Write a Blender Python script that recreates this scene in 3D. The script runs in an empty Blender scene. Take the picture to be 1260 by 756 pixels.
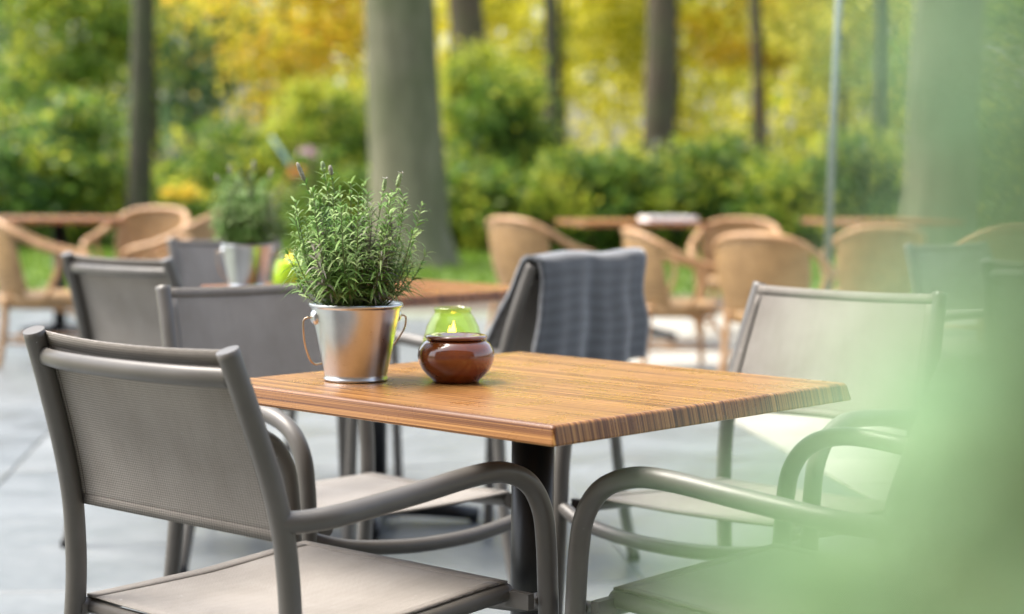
import bpy, math, random
import numpy as np
from mathutils import Vector, Matrix

rng = np.random.default_rng(7)
random.seed(7)
S = bpy.context.scene
COL = S.collection
R = math.radians

# ------------------------------------------------------------------ camera
F_PX, HOR, CAM_H, ROLL = 2273.0, 212.0, 1.114, 0.0078
CX, CY = 630.0, 378.0
PITCH = math.atan2(CY - HOR, F_PX)
cam = bpy.data.cameras.new('camera')
cam_o = bpy.data.objects.new('camera', cam); COL.objects.link(cam_o); S.camera = cam_o
cam.sensor_width = 36.0
cam.lens = F_PX / 1260.0 * 36.0
cam.clip_start = 0.01; cam.clip_end = 2000
cam_o.location = (0, 0, CAM_H)
cam_o.rotation_euler = (Matrix.Rotation(math.pi / 2 - PITCH, 3, 'X') @ Matrix.Rotation(ROLL, 3, 'Z')).to_euler()
cam.dof.use_dof = True
cam.dof.focus_distance = 2.98
cam.dof.aperture_fstop = 2.6

# ------------------------------------------------------------------ sky and sun
SUN_EL, SUN_AZ = R(60), R(-80)          # azimuth clockwise from +Y (away from the camera)
w = bpy.data.worlds.new('World'); S.world = w; w.use_nodes = True
nt = w.node_tree; bg = nt.nodes['Background']
sky = nt.nodes.new('ShaderNodeTexSky'); sky.sky_type = 'NISHITA'; sky.sun_disc = False
sky.sun_elevation = SUN_EL; sky.sun_rotation = SUN_AZ
sky.dust_density = 4.0; sky.air_density = 1.0; sky.ozone_density = 1.0
hs = nt.nodes.new('ShaderNodeHueSaturation'); hs.inputs['Saturation'].default_value = .6   # thin high haze
nt.links.new(sky.outputs[0], hs.inputs['Color']); nt.links.new(hs.outputs[0], bg.inputs[0]); bg.inputs[1].default_value = 0.15
sl = bpy.data.lights.new('sun', 'SUN'); sl.energy = 2.2; sl.angle = R(35); sl.color = (1.0, 0.93, 0.82)
so = bpy.data.objects.new('sun', sl); COL.objects.link(so)
sd = Vector((math.sin(SUN_AZ) * math.cos(SUN_EL), math.cos(SUN_AZ) * math.cos(SUN_EL), math.sin(SUN_EL)))
so.rotation_euler = sd.to_track_quat('Z', 'Y').to_euler(); so.location = sd * 60
S.view_settings.view_transform = 'Standard'; S.view_settings.look = 'None'
S.view_settings.gamma = 1.0; S.view_settings.exposure = 1.6
S.render.engine = 'CYCLES'
S.cycles.use_denoising = True
S.cycles.max_bounces = 12; S.cycles.diffuse_bounces = 8; S.cycles.transparent_max_bounces = 16; S.cycles.transmission_bounces = 10
S.cycles.caustics_refractive = False; S.cycles.caustics_reflective = False
S.cycles.sample_clamp_indirect = 6.0

# ------------------------------------------------------------------ pixel helpers
def ray(px, py):
    a, b = px - CX, py - CY
    c, s = math.cos(ROLL), math.sin(ROLL)
    x, y = a * c + b * s, -a * s + b * c          # undo roll
    d = np.array([x, F_PX, -y])
    cp, sp = math.cos(PITCH), math.sin(PITCH)
    return np.array([d[0], d[1] * cp + d[2] * sp, -d[1] * sp + d[2] * cp]) / F_PX
def PZ(px, py, z=0.0):                             # pixel on the plane at height z
    d = ray(px, py); t = (z - CAM_H) / d[2]
    return np.array([0, 0, CAM_H]) + d * t
def PY(px, py, Y):                                 # pixel at distance Y in front
    d = ray(px, py); t = Y / d[1]
    return np.array([0, 0, CAM_H]) + d * t

# ------------------------------------------------------------------ material helpers
def mat(name):
    m = bpy.data.materials.new(name); m.use_nodes = True
    n = m.node_tree.nodes; return m, n, m.node_tree.links, n['Principled BSDF']
def nd(n, t, **k):
    o = n.new(t)
    for a, b in k.items(): setattr(o, a, b)
    return o
def ramp(n, stops, interp='LINEAR'):
    r = n.new('ShaderNodeValToRGB'); r.color_ramp.interpolation = interp
    e = r.color_ramp.elements
    while len(e) < len(stops): e.new(0.5)
    for i, (p, c) in enumerate(stops):
        e[i].position = p; e[i].color = (*c, 1) if len(c) == 3 else c
    return r
def math_(n, l, op, a, b=None):
    m = n.new('ShaderNodeMath'); m.operation = op
    for i, v in enumerate((a, b)):
        if v is None: continue
        if isinstance(v, (int, float)): m.inputs[i].default_value = v
        else: l.new(v, m.inputs[i])
    return m.outputs[0]
def noise(n, l, vec, scale, detail=4, rough=.55):
    t = n.new('ShaderNodeTexNoise'); t.inputs['Scale'].default_value = scale
    t.inputs['Detail'].default_value = detail; t.inputs['Roughness'].default_value = rough
    if vec is not None: l.new(vec, t.inputs['Vector'])
    return t.outputs['Fac']
def bump(n, l, h, strength, dist=0.002, to=None):
    b = n.new('ShaderNodeBump'); b.inputs['Strength'].default_value = strength; b.inputs['Distance'].default_value = dist
    l.new(h, b.inputs['Height'])
    if to is not None: l.new(b.outputs[0], to.inputs['Normal'])
    return b.outputs[0]
def mixc(n, l, fac, a, b, blend='MIX'):
    m = n.new('ShaderNodeMix'); m.data_type = 'RGBA'; m.blend_type = blend
    for idx, v in ((0, fac), (6, a), (7, b)):
        if isinstance(v, (int, float)): m.inputs[idx].default_value = v
        elif isinstance(v, tuple): m.inputs[idx].default_value = (*v, 1)
        else: l.new(v, m.inputs[idx])
    return m.outputs[2]
def coords(n, kind='Object'):
    return n.new('ShaderNodeTexCoord').outputs[kind]
def plain(name, col, rough=.5, metal=0, var=.12, scale=30, coat=0, bumpk=0):
    m, n, l, p = mat(name)
    c = coords(n)
    f = noise(n, l, c, scale)
    rr = ramp(n, [(.3, tuple(v * (1 - var) for v in col)), (.7, tuple(min(1, v * (1 + var)) for v in col))])
    l.new(f, rr.inputs[0]); l.new(rr.outputs[0], p.inputs['Base Color'])
    p.inputs['Roughness'].default_value = rough; p.inputs['Metallic'].default_value = metal
    p.inputs['Coat Weight'].default_value = coat; p.inputs['Coat Roughness'].default_value = .08
    if bumpk: bump(n, l, f, bumpk, .003, p)
    return m

# frame paint: powder-coated taupe with rubbed spots
def frame_mat():
    m, n, l, p = mat('taupe_powder_coat')
    c = coords(n)
    f = noise(n, l, c, 9, 5)
    r = ramp(n, [(.3, (.090, .084, .075)), (.7, (.118, .110, .100))]); l.new(f, r.inputs[0])
    g = noise(n, l, c, 70, 2, .5)
    sp = ramp(n, [(.775, (0, 0, 0)), (.785, (1, 1, 1))]); l.new(g, sp.inputs[0])
    col = mixc(n, l, math_(n, l, 'MULTIPLY', sp.outputs[0], .55), r.outputs[0], (.42, .42, .41))
    l.new(col, p.inputs['Base Color'])
    rr = ramp(n, [(.3, (.33, .33, .33)), (.75, (.46, .46, .46))]); l.new(noise(n, l, c, 25, 4), rr.inputs[0])
    l.new(rr.outputs[0], p.inputs['Roughness'])
    bump(n, l, noise(n, l, c, 900, 2), .06, .0004, p)
    return m

def sling_mat(name, a, b, hem=False):
    m, n, l, p = mat(name)
    uv = coords(n, 'UV')
    s = n.new('ShaderNodeSeparateXYZ'); l.new(uv, s.inputs[0])
    k = 2 * math.pi / .0056
    u1 = math_(n, l, 'SINE', math_(n, l, 'MULTIPLY', math_(n, l, 'ADD', s.outputs[0], s.outputs[1]), k * .72))
    v1 = math_(n, l, 'SINE', math_(n, l, 'MULTIPLY', math_(n, l, 'SUBTRACT', s.outputs[0], s.outputs[1]), k * .72))
    wv = math_(n, l, 'MULTIPLY', u1, v1)
    rib = math_(n, l, 'SINE', math_(n, l, 'MULTIPLY', s.outputs[0], 2 * math.pi / .0048))
    wv = math_(n, l, 'ADD', math_(n, l, 'ADD', math_(n, l, 'MULTIPLY', wv, .34), math_(n, l, 'MULTIPLY', rib, .13)), .5)
    r = ramp(n, [(.15, tuple(x * .40 for x in a)), (.75, b)]); l.new(wv, r.inputs[0])
    oc = coords(n)
    st = noise(n, l, oc, 6, 5, .6)
    sr = ramp(n, [(.36, (.80, .79, .77)), (.62, (1, 1, 1))]); l.new(st, sr.inputs[0])
    col = mixc(n, l, 1.0, r.outputs[0], sr.outputs[0], 'MULTIPLY')
    sp = noise(n, l, oc, 46, 2, .5)
    s2 = ramp(n, [(.735, (0, 0, 0)), (.77, (1, 1, 1))]); l.new(sp, s2.inputs[0])
    col = mixc(n, l, math_(n, l, 'MULTIPLY', s2.outputs[0], .3), col, (.6, .59, .57))
    l.new(col, p.inputs['Base Color']); p.inputs['Roughness'].default_value = .68
    p.inputs['Sheen Weight'].default_value = .1
    nb = bump(n, l, wv, .6, .0012, p)
    # open weave lets some light through
    tr = n.new('ShaderNodeBsdfTranslucent'); l.new(col, tr.inputs[0])
    mx = n.new('ShaderNodeMixShader'); mx.inputs[0].default_value = .22
    l.new(p.outputs[0], mx.inputs[1]); l.new(tr.outputs[0], mx.inputs[2])
    l.new(mx.outputs[0], n['Material Output'].inputs[0])
    return m

def zebrano_mat(name, tint=(1, 1, 1)):
    m, n, l, p = mat(name)
    oc = coords(n); s = n.new('ShaderNodeSeparateXYZ'); l.new(oc, s.inputs[0])
    geo = coords(n, 'Normal'); sn = n.new('ShaderNodeSeparateXYZ'); l.new(geo, sn.inputs[0])
    ax = math_(n, l, 'ABSOLUTE', sn.outputs[0])
    isx = math_(n, l, 'GREATER_THAN', ax, .72)
    # stripes run along local Y and change along X; on the X-facing edges they change along Z
    across = n.new('ShaderNodeMix'); across.data_type = 'FLOAT'
    l.new(isx, across.inputs[0]); l.new(s.outputs[0], across.inputs[2])
    l.new(math_(n, l, 'ADD', math_(n, l, 'MULTIPLY', s.outputs[2], 2.1), .31), across.inputs[3])
    cb = n.new('ShaderNodeCombineXYZ')
    l.new(across.outputs[0], cb.inputs[0])
    wob = noise(n, l, oc, 1.3, 0)
    l.new(math_(n, l, 'MULTIPLY', s.outputs[1], .0022), cb.inputs[1])
    l.new(math_(n, l, 'MULTIPLY', wob, .0022), cb.inputs[2])
    f1 = noise(n, l, cb.outputs[0], 115, 2, .6)
    f2 = noise(n, l, cb.outputs[0], 340, 2, .6)
    f3 = noise(n, l, cb.outputs[0], 18, 2, .5)
    mixf = math_(n, l, 'ADD', math_(n, l, 'MULTIPLY', f1, .36), math_(n, l, 'MULTIPLY', f2, .64))
    mixf = math_(n, l, 'ADD', mixf, math_(n, l, 'MULTIPLY', math_(n, l, 'SUBTRACT', f3, .5), .15))
    cols = [(.36, (.060, .019, .005)), (.44, (.125, .046, .012)), (.50, (.24, .106, .029)), (.58, (.36, .180, .054)), (.68, (.44, .24, .082))]
    r = ramp(n, [(q, tuple(a * b for a, b in zip(c, tint))) for q, c in cols]); l.new(mixf, r.inputs[0])
    l.new(r.outputs[0], p.inputs['Base Color'])
    rr = ramp(n, [(.35, (.24, .24, .24)), (.7, (.38, .38, .38))]); l.new(noise(n, l, oc, 14, 4), rr.inputs[0])
    l.new(rr.outputs[0], p.inputs['Roughness'])
    p.inputs['Coat Weight'].default_value = .0; p.inputs['Specular IOR Level'].default_value = .35
    return m

def zinc_mat():
    m, n, l, p = mat('galvanised_steel')
    oc = coords(n)
    v = n.new('ShaderNodeTexVoronoi'); v.inputs['Scale'].default_value = 75; l.new(oc, v.inputs['Vector'])
    f = noise(n, l, oc, 26, 6, .65)
    mx = mixc(n, l, .93, v.outputs['Color'], f)
    r = ramp(n, [(.2, (.56, .58, .60)), (.8, (.70, .72, .74))]); l.new(mx, r.inputs[0])
    sc = ramp(n, [(.26, (.5, .48, .45)), (.36, (1, 1, 1))]); l.new(noise(n, l, oc, 55, 6, .7), sc.inputs[0])
    l.new(mixc(n, l, .8, r.outputs[0], sc.outputs[0], 'MULTIPLY'), p.inputs['Base Color'])
    p.inputs['Metallic'].default_value = 1
    r2 = ramp(n, [(.2, (.25, .25, .25)), (.8, (.35, .35, .35))]); l.new(mx, r2.inputs[0]); l.new(r2.outputs[0], p.inputs['Roughness'])
    bump(n, l, f, .04, .001, p)
    return m

def leaf_mat(name, cols, trans=.45, rough=.5):
    m, n, l, p = mat(name)
    g = n.new('ShaderNodeNewGeometry')
    k = len(cols)
    r = ramp(n, [((i + .5) / k, c) for i, c in enumerate(cols)]); l.new(g.outputs['Random Per Island'], r.inputs[0])
    oc = coords(n)
    big = noise(n, l, oc, .9, 2)
    br = ramp(n, [(.35, (.72, .76, .70)), (.65, (1.18, 1.14, 1.05))]); l.new(big, br.inputs[0])
    col = mixc(n, l, 1.0, r.outputs[0], br.outputs[0], 'MULTIPLY')
    l.new(col, p.inputs['Base Color']); p.inputs['Roughness'].default_value = rough
    p.inputs['Specular IOR Level'].default_value = .35
    tr = n.new('ShaderNodeBsdfTranslucent'); l.new(col, tr.inputs[0])
    mx = n.new('ShaderNodeMixShader'); mx.inputs[0].default_value = trans
    l.new(p.outputs[0], mx.inputs[1]); l.new(tr.outputs[0], mx.inputs[2]); l.new(mx.outputs[0], n['Material Output'].inputs[0])
    return m

def bark_mat(name, a, b, scale=6):
    m, n, l, p = mat(name)
    oc = coords(n); mp = n.new('ShaderNodeMapping'); mp.inputs['Scale'].default_value = (1, 1, .22); l.new(oc, mp.inputs[0])
    f = noise(n, l, mp.outputs[0], scale, 8, .7)
    r = ramp(n, [(.3, a), (.7, b)]); l.new(f, r.inputs[0])
    g = noise(n, l, oc, 1.1, 3)
    gr = ramp(n, [(.42, (0, 0, 0)), (.68, (1, 1, 1))]); l.new(g, gr.inputs[0])
    l.new(mixc(n, l, math_(n, l, 'MULTIPLY', gr.outputs[0], .6), r.outputs[0], (.075, .095, .035)), p.inputs['Base Color'])
    p.inputs['Roughness'].default_value = .9
    bump(n, l, f, .8, .05, p)
    return m

def stone_mat(name, a, b, rough=.42):
    m, n, l, p = mat(name)
    g = n.new('ShaderNodeObjectInfo')
    tc = n.new('ShaderNodeNewGeometry').outputs['Position']
    sh = n.new('ShaderNodeVectorMath'); sh.operation = 'ADD'
    cb = n.new('ShaderNodeCombineXYZ'); l.new(math_(n, l, 'MULTIPLY', g.outputs['Random'], 30), cb.inputs[2])
    l.new(tc, sh.inputs[0]); l.new(cb.outputs[0], sh.inputs[1])
    f = noise(n, l, sh.outputs[0], 2.6, 8, .62); f2 = noise(n, l, sh.outputs[0], 22, 6, .7)
    mx = math_(n, l, 'ADD', math_(n, l, 'MULTIPLY', f, .65), math_(n, l, 'MULTIPLY', f2, .35))
    r = ramp(n, [(.32, a), (.68, b)]); l.new(mx, r.inputs[0])
    v = ramp(n, [(0, (.86, .88, .9)), (1, (1.1, 1.08, 1.06))]); l.new(g.outputs['Random'], v.inputs[0])
    l.new(mixc(n, l, 1, r.outputs[0], v.outputs[0], 'MULTIPLY'), p.inputs['Base Color'])
    rr = ramp(n, [(.3, (rough - .1,) * 3), (.7, (rough + .15,) * 3)]); l.new(f, rr.inputs[0]); l.new(rr.outputs[0], p.inputs['Roughness'])
    bump(n, l, f2, .2, .004, p)
    return m

def wicker_mat(name, a, b):
    m, n, l, p = mat(name)
    oc = coords(n)
    s = n.new('ShaderNodeSeparateXYZ'); l.new(oc, s.inputs[0])
    k = 2 * math.pi / .022
    ang = math_(n, l, 'ADD', s.outputs[0], s.outputs[1])
    wv = math_(n, l, 'MULTIPLY', math_(n, l, 'SINE', math_(n, l, 'MULTIPLY', ang, k)), math_(n, l, 'SINE', math_(n, l, 'MULTIPLY', s.outputs[2], k)))
    wv = math_(n, l, 'ADD', math_(n, l, 'MULTIPLY', wv, .35), math_(n, l, 'MULTIPLY', noise(n, l, oc, 12, 4), 1.0))
    r = ramp(n, [(.2, a), (.8, b)]); l.new(wv, r.inputs[0]); l.new(r.outputs[0], p.inputs['Base Color'])
    p.inputs['Roughness'].default_value = .42
    bump(n, l, wv, .5, .004, p)
    return m

def blanket_mat():
    m, n, l, p = mat('woven_grey_blanket')
    uv = coords(n, 'UV'); s = n.new('ShaderNodeSeparateXYZ'); l.new(uv, s.inputs[0])
    def band(o, per, lo):
        t = math_(n, l, 'FRACT', math_(n, l, 'DIVIDE', o, per))
        return math_(n, l, 'GREATER_THAN', t, lo)
    wz = math_(n, l, 'MULTIPLY', noise(n, l, uv, 9, 3), .03)
    b1 = band(math_(n, l, 'ADD', s.outputs[0], wz), .21, .86); b2 = math_(n, l, 'MULTIPLY', band(math_(n, l, 'ADD', s.outputs[1], wz), .034, .5), math_(n, l, 'MULTIPLY', noise(n, l, uv, 14, 3), 1.7))
    f = math_(n, l, 'ADD', math_(n, l, 'MULTIPLY', b1, .5), math_(n, l, 'MULTIPLY', b2, .5))
    r = ramp(n, [(0, (.074, .080, .089)), (1, (.118, .130, .147))]); l.new(f, r.inputs[0])
    nn = noise(n, l, uv, 260, 4)
    l.new(mixc(n, l, .35, r.outputs[0], nn, 'OVERLAY'), p.inputs['Base Color'])
    p.inputs['Roughness'].default_value = .95; p.inputs['Sheen Weight'].default_value = .5
    bump(n, l, nn, .5, .003, p)
    return m

def glass_mat(name, col, rough=.03):
    """thin-walled tinted glass: tinted straight-through light plus a Fresnel reflection"""
    m, n, l, p = mat(name); n.remove(p)
    tr = n.new('ShaderNodeBsdfTransparent'); tr.inputs[0].default_value = (*col, 1)
    gl = n.new('ShaderNodeBsdfGlossy'); gl.inputs['Roughness'].default_value = rough; gl.inputs[0].default_value = (.95, 1, .92, 1)
    lw = n.new('ShaderNodeLayerWeight'); lw.inputs[0].default_value = .5
    fr = nd(n, 'ShaderNodeMapRange'); fr.inputs[3].default_value = .04; fr.inputs[4].default_value = .45
    l.new(math_(n, l, 'POWER', lw.outputs['Facing'], 3.5), fr.inputs[0])
    mx = n.new('ShaderNodeMixShader'); l.new(fr.outputs[0], mx.inputs[0]); l.new(tr.outputs[0], mx.inputs[1]); l.new(gl.outputs[0], mx.inputs[2])
    l.new(mx.outputs[0], n['Material Output'].inputs[0])
    return m
def emit_mat(name, col, strength):
    m, n, l, p = mat(name)
    p.inputs['Base Color'].default_value = (*col, 1)
    p.inputs['Emission Color'].default_value = (*col, 1); p.inputs['Emission Strength'].default_value = strength
    return m

M = dict(
    frame=frame_mat(),
    sling=sling_mat('taupe_mesh_fabric', (.30, .273, .245), (.46, .422, .382)),
    hem=sling_mat('taupe_mesh_hem', (.235, .212, .186), (.34, .308, .274)),
    cap=plain('black_plastic_cap', (.02, .02, .02), .5),
    zebra=zebrano_mat('zebrano_laminate'),
    zebra2=zebrano_mat('brown_table_laminate', (.9, .72, .62)),
    black=plain('black_powder_coat', (.007, .008, .009), .36),
    zinc=zinc_mat(),
    wire=plain('weathered_wire', (.52, .40, .28), .32, 1),
    soil=plain('potting_soil', (.03, .022, .016), .95, bumpk=1, scale=120),
    glaze=plain('brown_glaze', (.165, .040, .009), .08, var=.3, scale=18, coat=1),
    gglass=glass_mat('green_glass', (.89, .965, .64)),
    wax=plain('yellow_green_wax', (.66, .74, .16), .5),
    wick=plain('burnt_wick', (.01, .008, .006), .9),
    flame=emit_mat('candle_flame', (1.0, .50, .10), 5),
    wicker=wicker_mat('tan_wicker', (.22, .128, .05), (.42, .26, .112)),
    rattan=wicker_mat('rattan_pole', (.30, .16, .068), (.54, .32, .15)),
    blanket=blanket_mat(),
    paper=plain('white_paper', (.8, .79, .76), .6, var=.03),
    slate=stone_mat('blue_grey_stone', (.096, .108, .114), (.190, .206, .214), .38),
    sunlit_tint=stone_mat('sunlit_tint_stone', (.27, .262, .235), (.38, .37, .33), .5),  # sunlit area of the floor painted in as paler stone
    joint=plain('mossy_joint_sand', (.15, .165, .12), .95, var=.3, scale=8),
    pole=plain('pale_grey_metal', (.17, .205, .19), .5, 0),
    lawn=plain('lawn_soil', (.10, .16, .03), .95, var=.3, scale=3),
    earth=plain('bark_mulch', (.07, .05, .033), .95, var=.5, scale=9, bumpk=1),
    forest=plain('forest_floor', (.10, .085, .03), .95, var=.5, scale=1.5),
    brick=plain('added_wall_brown', (.20, .13, .09), .85, var=.25, scale=6),  # for the added building that blocks light from behind the viewer
    added_pane=plain('added_pane_dark', (.03, .035, .04), .05),  # panes of the same added building
    teal=plain('teal_paint', (.15, .28, .30), .5),
    bark1=bark_mat('grey_beech_bark', (.095, .092, .055), (.21, .20, .13), 5),
    bark2=bark_mat('brown_bark', (.055, .038, .026), (.14, .10, .070), 7),
    bark3=bark_mat('dark_bark', (.035, .032, .022), (.085, .075, .05), 7),
    twig=plain('brown_twig', (.10, .065, .03), .8),
    lavstem=plain('lavender_stem', (.16, .19, .08), .7),
    lavdry=plain('dry_lavender_stem', (.24, .22, .19), .85),
    lav=leaf_mat('lavender_leaf', [(.10, .21, .04), (.17, .31, .075), (.25, .40, .12), (.37, .50, .22)], .35, .6),
    lav2=leaf_mat('dry_lavender_leaf', [(.18, .17, .15), (.26, .25, .22)], .25, .8),
    lavfl=plain('faded_lavender_flower', (.27, .26, .20), .85, var=.5, scale=300),
    lavfg=plain('green_lavender_flower', (.24, .32, .15), .8, var=.4, scale=300),
    petal=plain('white_lilac_petal', (.70, .66, .68), .7),
)

# ------------------------------------------------------------------ mesh helpers
class MB:
    def __init__(s): s.v = []; s.f = []; s.uv = None
    def add(s, v, f):
        o = len(s.v); s.v.extend([tuple(map(float, p)) for p in v]); s.f.extend([tuple(int(i) + o for i in q) for q in f]); return s
    def mesh(s, name, m, smooth=True):
        me = bpy.data.meshes.new(name); me.from_pydata(s.v, [], s.f); me.materials.append(m)
        if smooth: me.polygons.foreach_set('use_smooth', [len(q) <= 4 for q in s.f])
        me.update(); return me
def obj(name, me, parent=None, **props):
    o = bpy.data.objects.new(name, me); COL.objects.link(o)
    if parent is not None: o.parent = parent
    for k, v in props.items(): o[k] = v
    return o
def thing(name, label, cat, loc=(0, 0, 0), rz=0, group=None):
    o = bpy.data.objects.new(name, None); COL.objects.link(o)
    o.empty_display_size = .1
    o.location = loc; o.rotation_euler = (0, 0, rz); o['label'] = label; o['category'] = cat
    if group: o['group'] = group
    return o
def copy_thing(src, label=None, loc=None, rz=None, parent=None):
    c = src.copy(); COL.objects.link(c); c.parent = parent
    if label: c['label'] = label
    if loc is not None: c.location = loc
    if rz is not None: c.rotation_euler = (0, 0, rz)
    for ch in list(src.children): copy_thing(ch, parent=c)
    return c
def smooth_path(pts, n=6, closed=False):
    P = np.array(pts, float); out = []
    m = len(P)
    rngs = range(m if closed else m - 1)
    for i in rngs:
        if closed: p0, p1, p2, p3 = P[(i - 1) % m], P[i], P[(i + 1) % m], P[(i + 2) % m]
        else: p0, p1, p2, p3 = P[max(i - 1, 0)], P[i], P[i + 1], P[min(i + 2, m - 1)]
        for t in np.linspace(0, 1, n, endpoint=False):
            out.append(.5 * ((2 * p1) + (-p0 + p2) * t + (2 * p0 - 5 * p1 + 4 * p2 - p3) * t * t + (-p0 + 3 * p1 - 3 * p2 + p3) * t ** 3))
    if not closed: out.append(P[-1])
    return np.array(out)
def tube(mb, path, r, seg=12, caps=True, closed=False, up=None, flat=1.0):
    P = np.asarray(path, float); m = len(P)
    rad = np.broadcast_to(np.asarray(r, float), (m,))
    T = np.gradient(P, axis=0) if not closed else np.roll(P, -1, 0) - np.roll(P, 1, 0)
    T /= np.linalg.norm(T, axis=1)[:, None] + 1e-12
    a = np.array(up if up is not None else (0, 0, 1.0), float)
    if abs(T[0] @ a) > .9: a = np.array((1.0, 0, 0))
    vs = []
    for i in range(m):
        a = a - T[i] * (a @ T[i]); a /= np.linalg.norm(a) + 1e-12
        b = np.cross(T[i], a)
        for k in range(seg):
            th = 2 * math.pi * k / seg
            vs.append(P[i] + rad[i] * (math.cos(th) * a + flat * math.sin(th) * b))
    fs = []
    for i in range(m if closed else m - 1):
        j = (i + 1) % m
        for k in range(seg):
            k2 = (k + 1) % seg
            fs.append((i * seg + k, i * seg + k2, j * seg + k2, j * seg + k))
    if caps and not closed:
        fs.append(tuple(range(seg))[::-1]); fs.append(tuple((m - 1) * seg + k for k in range(seg)))
    mb.add(vs, fs); return mb
def lathe(mb, prof, seg=48, close=False):
    vs = []; fs = []
    m = len(prof)
    for (r, z) in prof:
        for k in range(seg):
            th = 2 * math.pi * k / seg; vs.append((r * math.cos(th), r * math.sin(th), z))
    for i in range(m - 1 if not close else m):
        j = (i + 1) % m
        for k in range(seg):
            k2 = (k + 1) % seg; fs.append((i * seg + k, i * seg + k2, j * seg + k2, j * seg + k))
    mb.add(vs, fs); return mb
def box(mb, lo, hi):
    x0, y0, z0 = lo; x1, y1, z1 = hi
    v = [(x0, y0, z0), (x1, y0, z0), (x1, y1, z0), (x0, y1, z0), (x0, y0, z1), (x1, y0, z1), (x1, y1, z1), (x0, y1, z1)]
    mb.add(v, [(0, 3, 2, 1), (4, 5, 6, 7), (0, 1, 5, 4), (1, 2, 6, 5), (2, 3, 7, 6), (3, 0, 4, 7)]); return mb
def sheet(fn, nu, nv, thick, m, name, uvscale=(1, 1)):
    """thin solid cloth from fn(u,v)->point, u,v in 0..1, with UVs in metres"""
    U, V = np.meshgrid(np.linspace(0, 1, nu), np.linspace(0, 1, nv), indexing='ij')
    P = np.array([[fn(U[i, j], V[i, j]) for j in range(nv)] for i in range(nu)], float)
    du = np.gradient(P, axis=0); dv = np.gradient(P, axis=1)
    N = np.cross(du, dv); N /= np.linalg.norm(N, axis=2)[..., None] + 1e-12
    A = P + N * thick / 2; B = P - N * thick / 2
    verts = np.concatenate([A.reshape(-1, 3), B.reshape(-1, 3)])
    idx = np.arange(nu * nv).reshape(nu, nv); o = nu * nv
    f = []
    for i in range(nu - 1):
        for j in range(nv - 1):
            a, b, c, d = idx[i, j], idx[i + 1, j], idx[i + 1, j + 1], idx[i, j + 1]
            f.append((a, b, c, d)); f.append((d + o, c + o, b + o, a + o))
    for i in range(nu - 1):
        f.append((idx[i, 0], idx[i, 0] + o, idx[i + 1, 0] + o, idx[i + 1, 0])); f.append((idx[i + 1, -1], idx[i + 1, -1] + o, idx[i, -1] + o, idx[i, -1]))
    for j in range(nv - 1):
        f.append((idx[0, j + 1], idx[0, j + 1] + o, idx[0, j] + o, idx[0, j])); f.append((idx[-1, j], idx[-1, j] + o, idx[-1, j + 1] + o, idx[-1, j + 1]))
    me = bpy.data.meshes.new(name); me.from_pydata([tuple(map(float, p)) for p in verts], [], [tuple(int(i) for i in q) for q in f])
    uvl = me.uv_layers.new(name='UVMap')
    uu = np.concatenate([U.reshape(-1), U.reshape(-1)]) * uvscale[0]; vv = np.concatenate([V.reshape(-1), V.reshape(-1)]) * uvscale[1]
    li = np.zeros(len(me.loops), int); me.loops.foreach_get('vertex_index', li)
    uvl.data.foreach_set('uv', np.stack([uu[li], vv[li]], 1).astype(np.float32).ravel())
    me.materials.append(m); me.polygons.foreach_set('use_smooth', [True] * len(me.polygons)); me.update()
    return me
def leaves_mesh(name, C, D, Nn, L, W, m):
    """one kite-shaped leaf per centre C along D, facing Nn"""
    D = D / (np.linalg.norm(D, axis=1)[:, None] + 1e-9)
    B = np.cross(D, Nn); B /= np.linalg.norm(B, axis=1)[:, None] + 1e-9
    n = len(C); L = np.broadcast_to(L, (n,))[:, None]; W = np.broadcast_to(W, (n,))[:, None]
    V = np.stack([C - D * L / 2, C + B * W / 2 - D * L * .05, C + D * L / 2, C - B * W / 2 - D * L * .05], 1).reshape(-1, 3)
    me = bpy.data.meshes.new(name)
    me.vertices.add(4 * n); me.vertices.foreach_set('co', V.astype(np.float32).ravel())
    me.loops.add(4 * n); me.loops.foreach_set('vertex_index', np.arange(4 * n, dtype=np.int32))
    me.polygons.add(n); me.polygons.foreach_set('loop_start', np.arange(0, 4 * n, 4, dtype=np.int32))
    me.materials.append(m); me.update(calc_edges=True); me.validate()
    return me
def rand_dirs(n):
    v = rng.normal(size=(n, 3)); return v / np.linalg.norm(v, axis=1)[:, None]

# ------------------------------------------------------------------ ground
def struct(name, me): return obj(name, me, kind='structure')
def slab(name, x0, x1, y0, y1, z, m):
    mb = MB(); mb.add([(x0, y0, z), (x1, y0, z), (x1, y1, z), (x0, y1, z)], [(0, 1, 2, 3)]); return struct(name, mb.mesh(name, m, False))
slab('ground', -300, 300, -100, 600, -.06, M['forest'])
slab('lawn', -40, 40, 16.6, 34, -.03, M['lawn'])
slab('mulch_bed', -40, 40, 14.9, 17.2, -.02, M['earth'])
terrace = slab('terrace', -9, 12, -4, 14.95, -.012, M['joint'])
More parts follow.
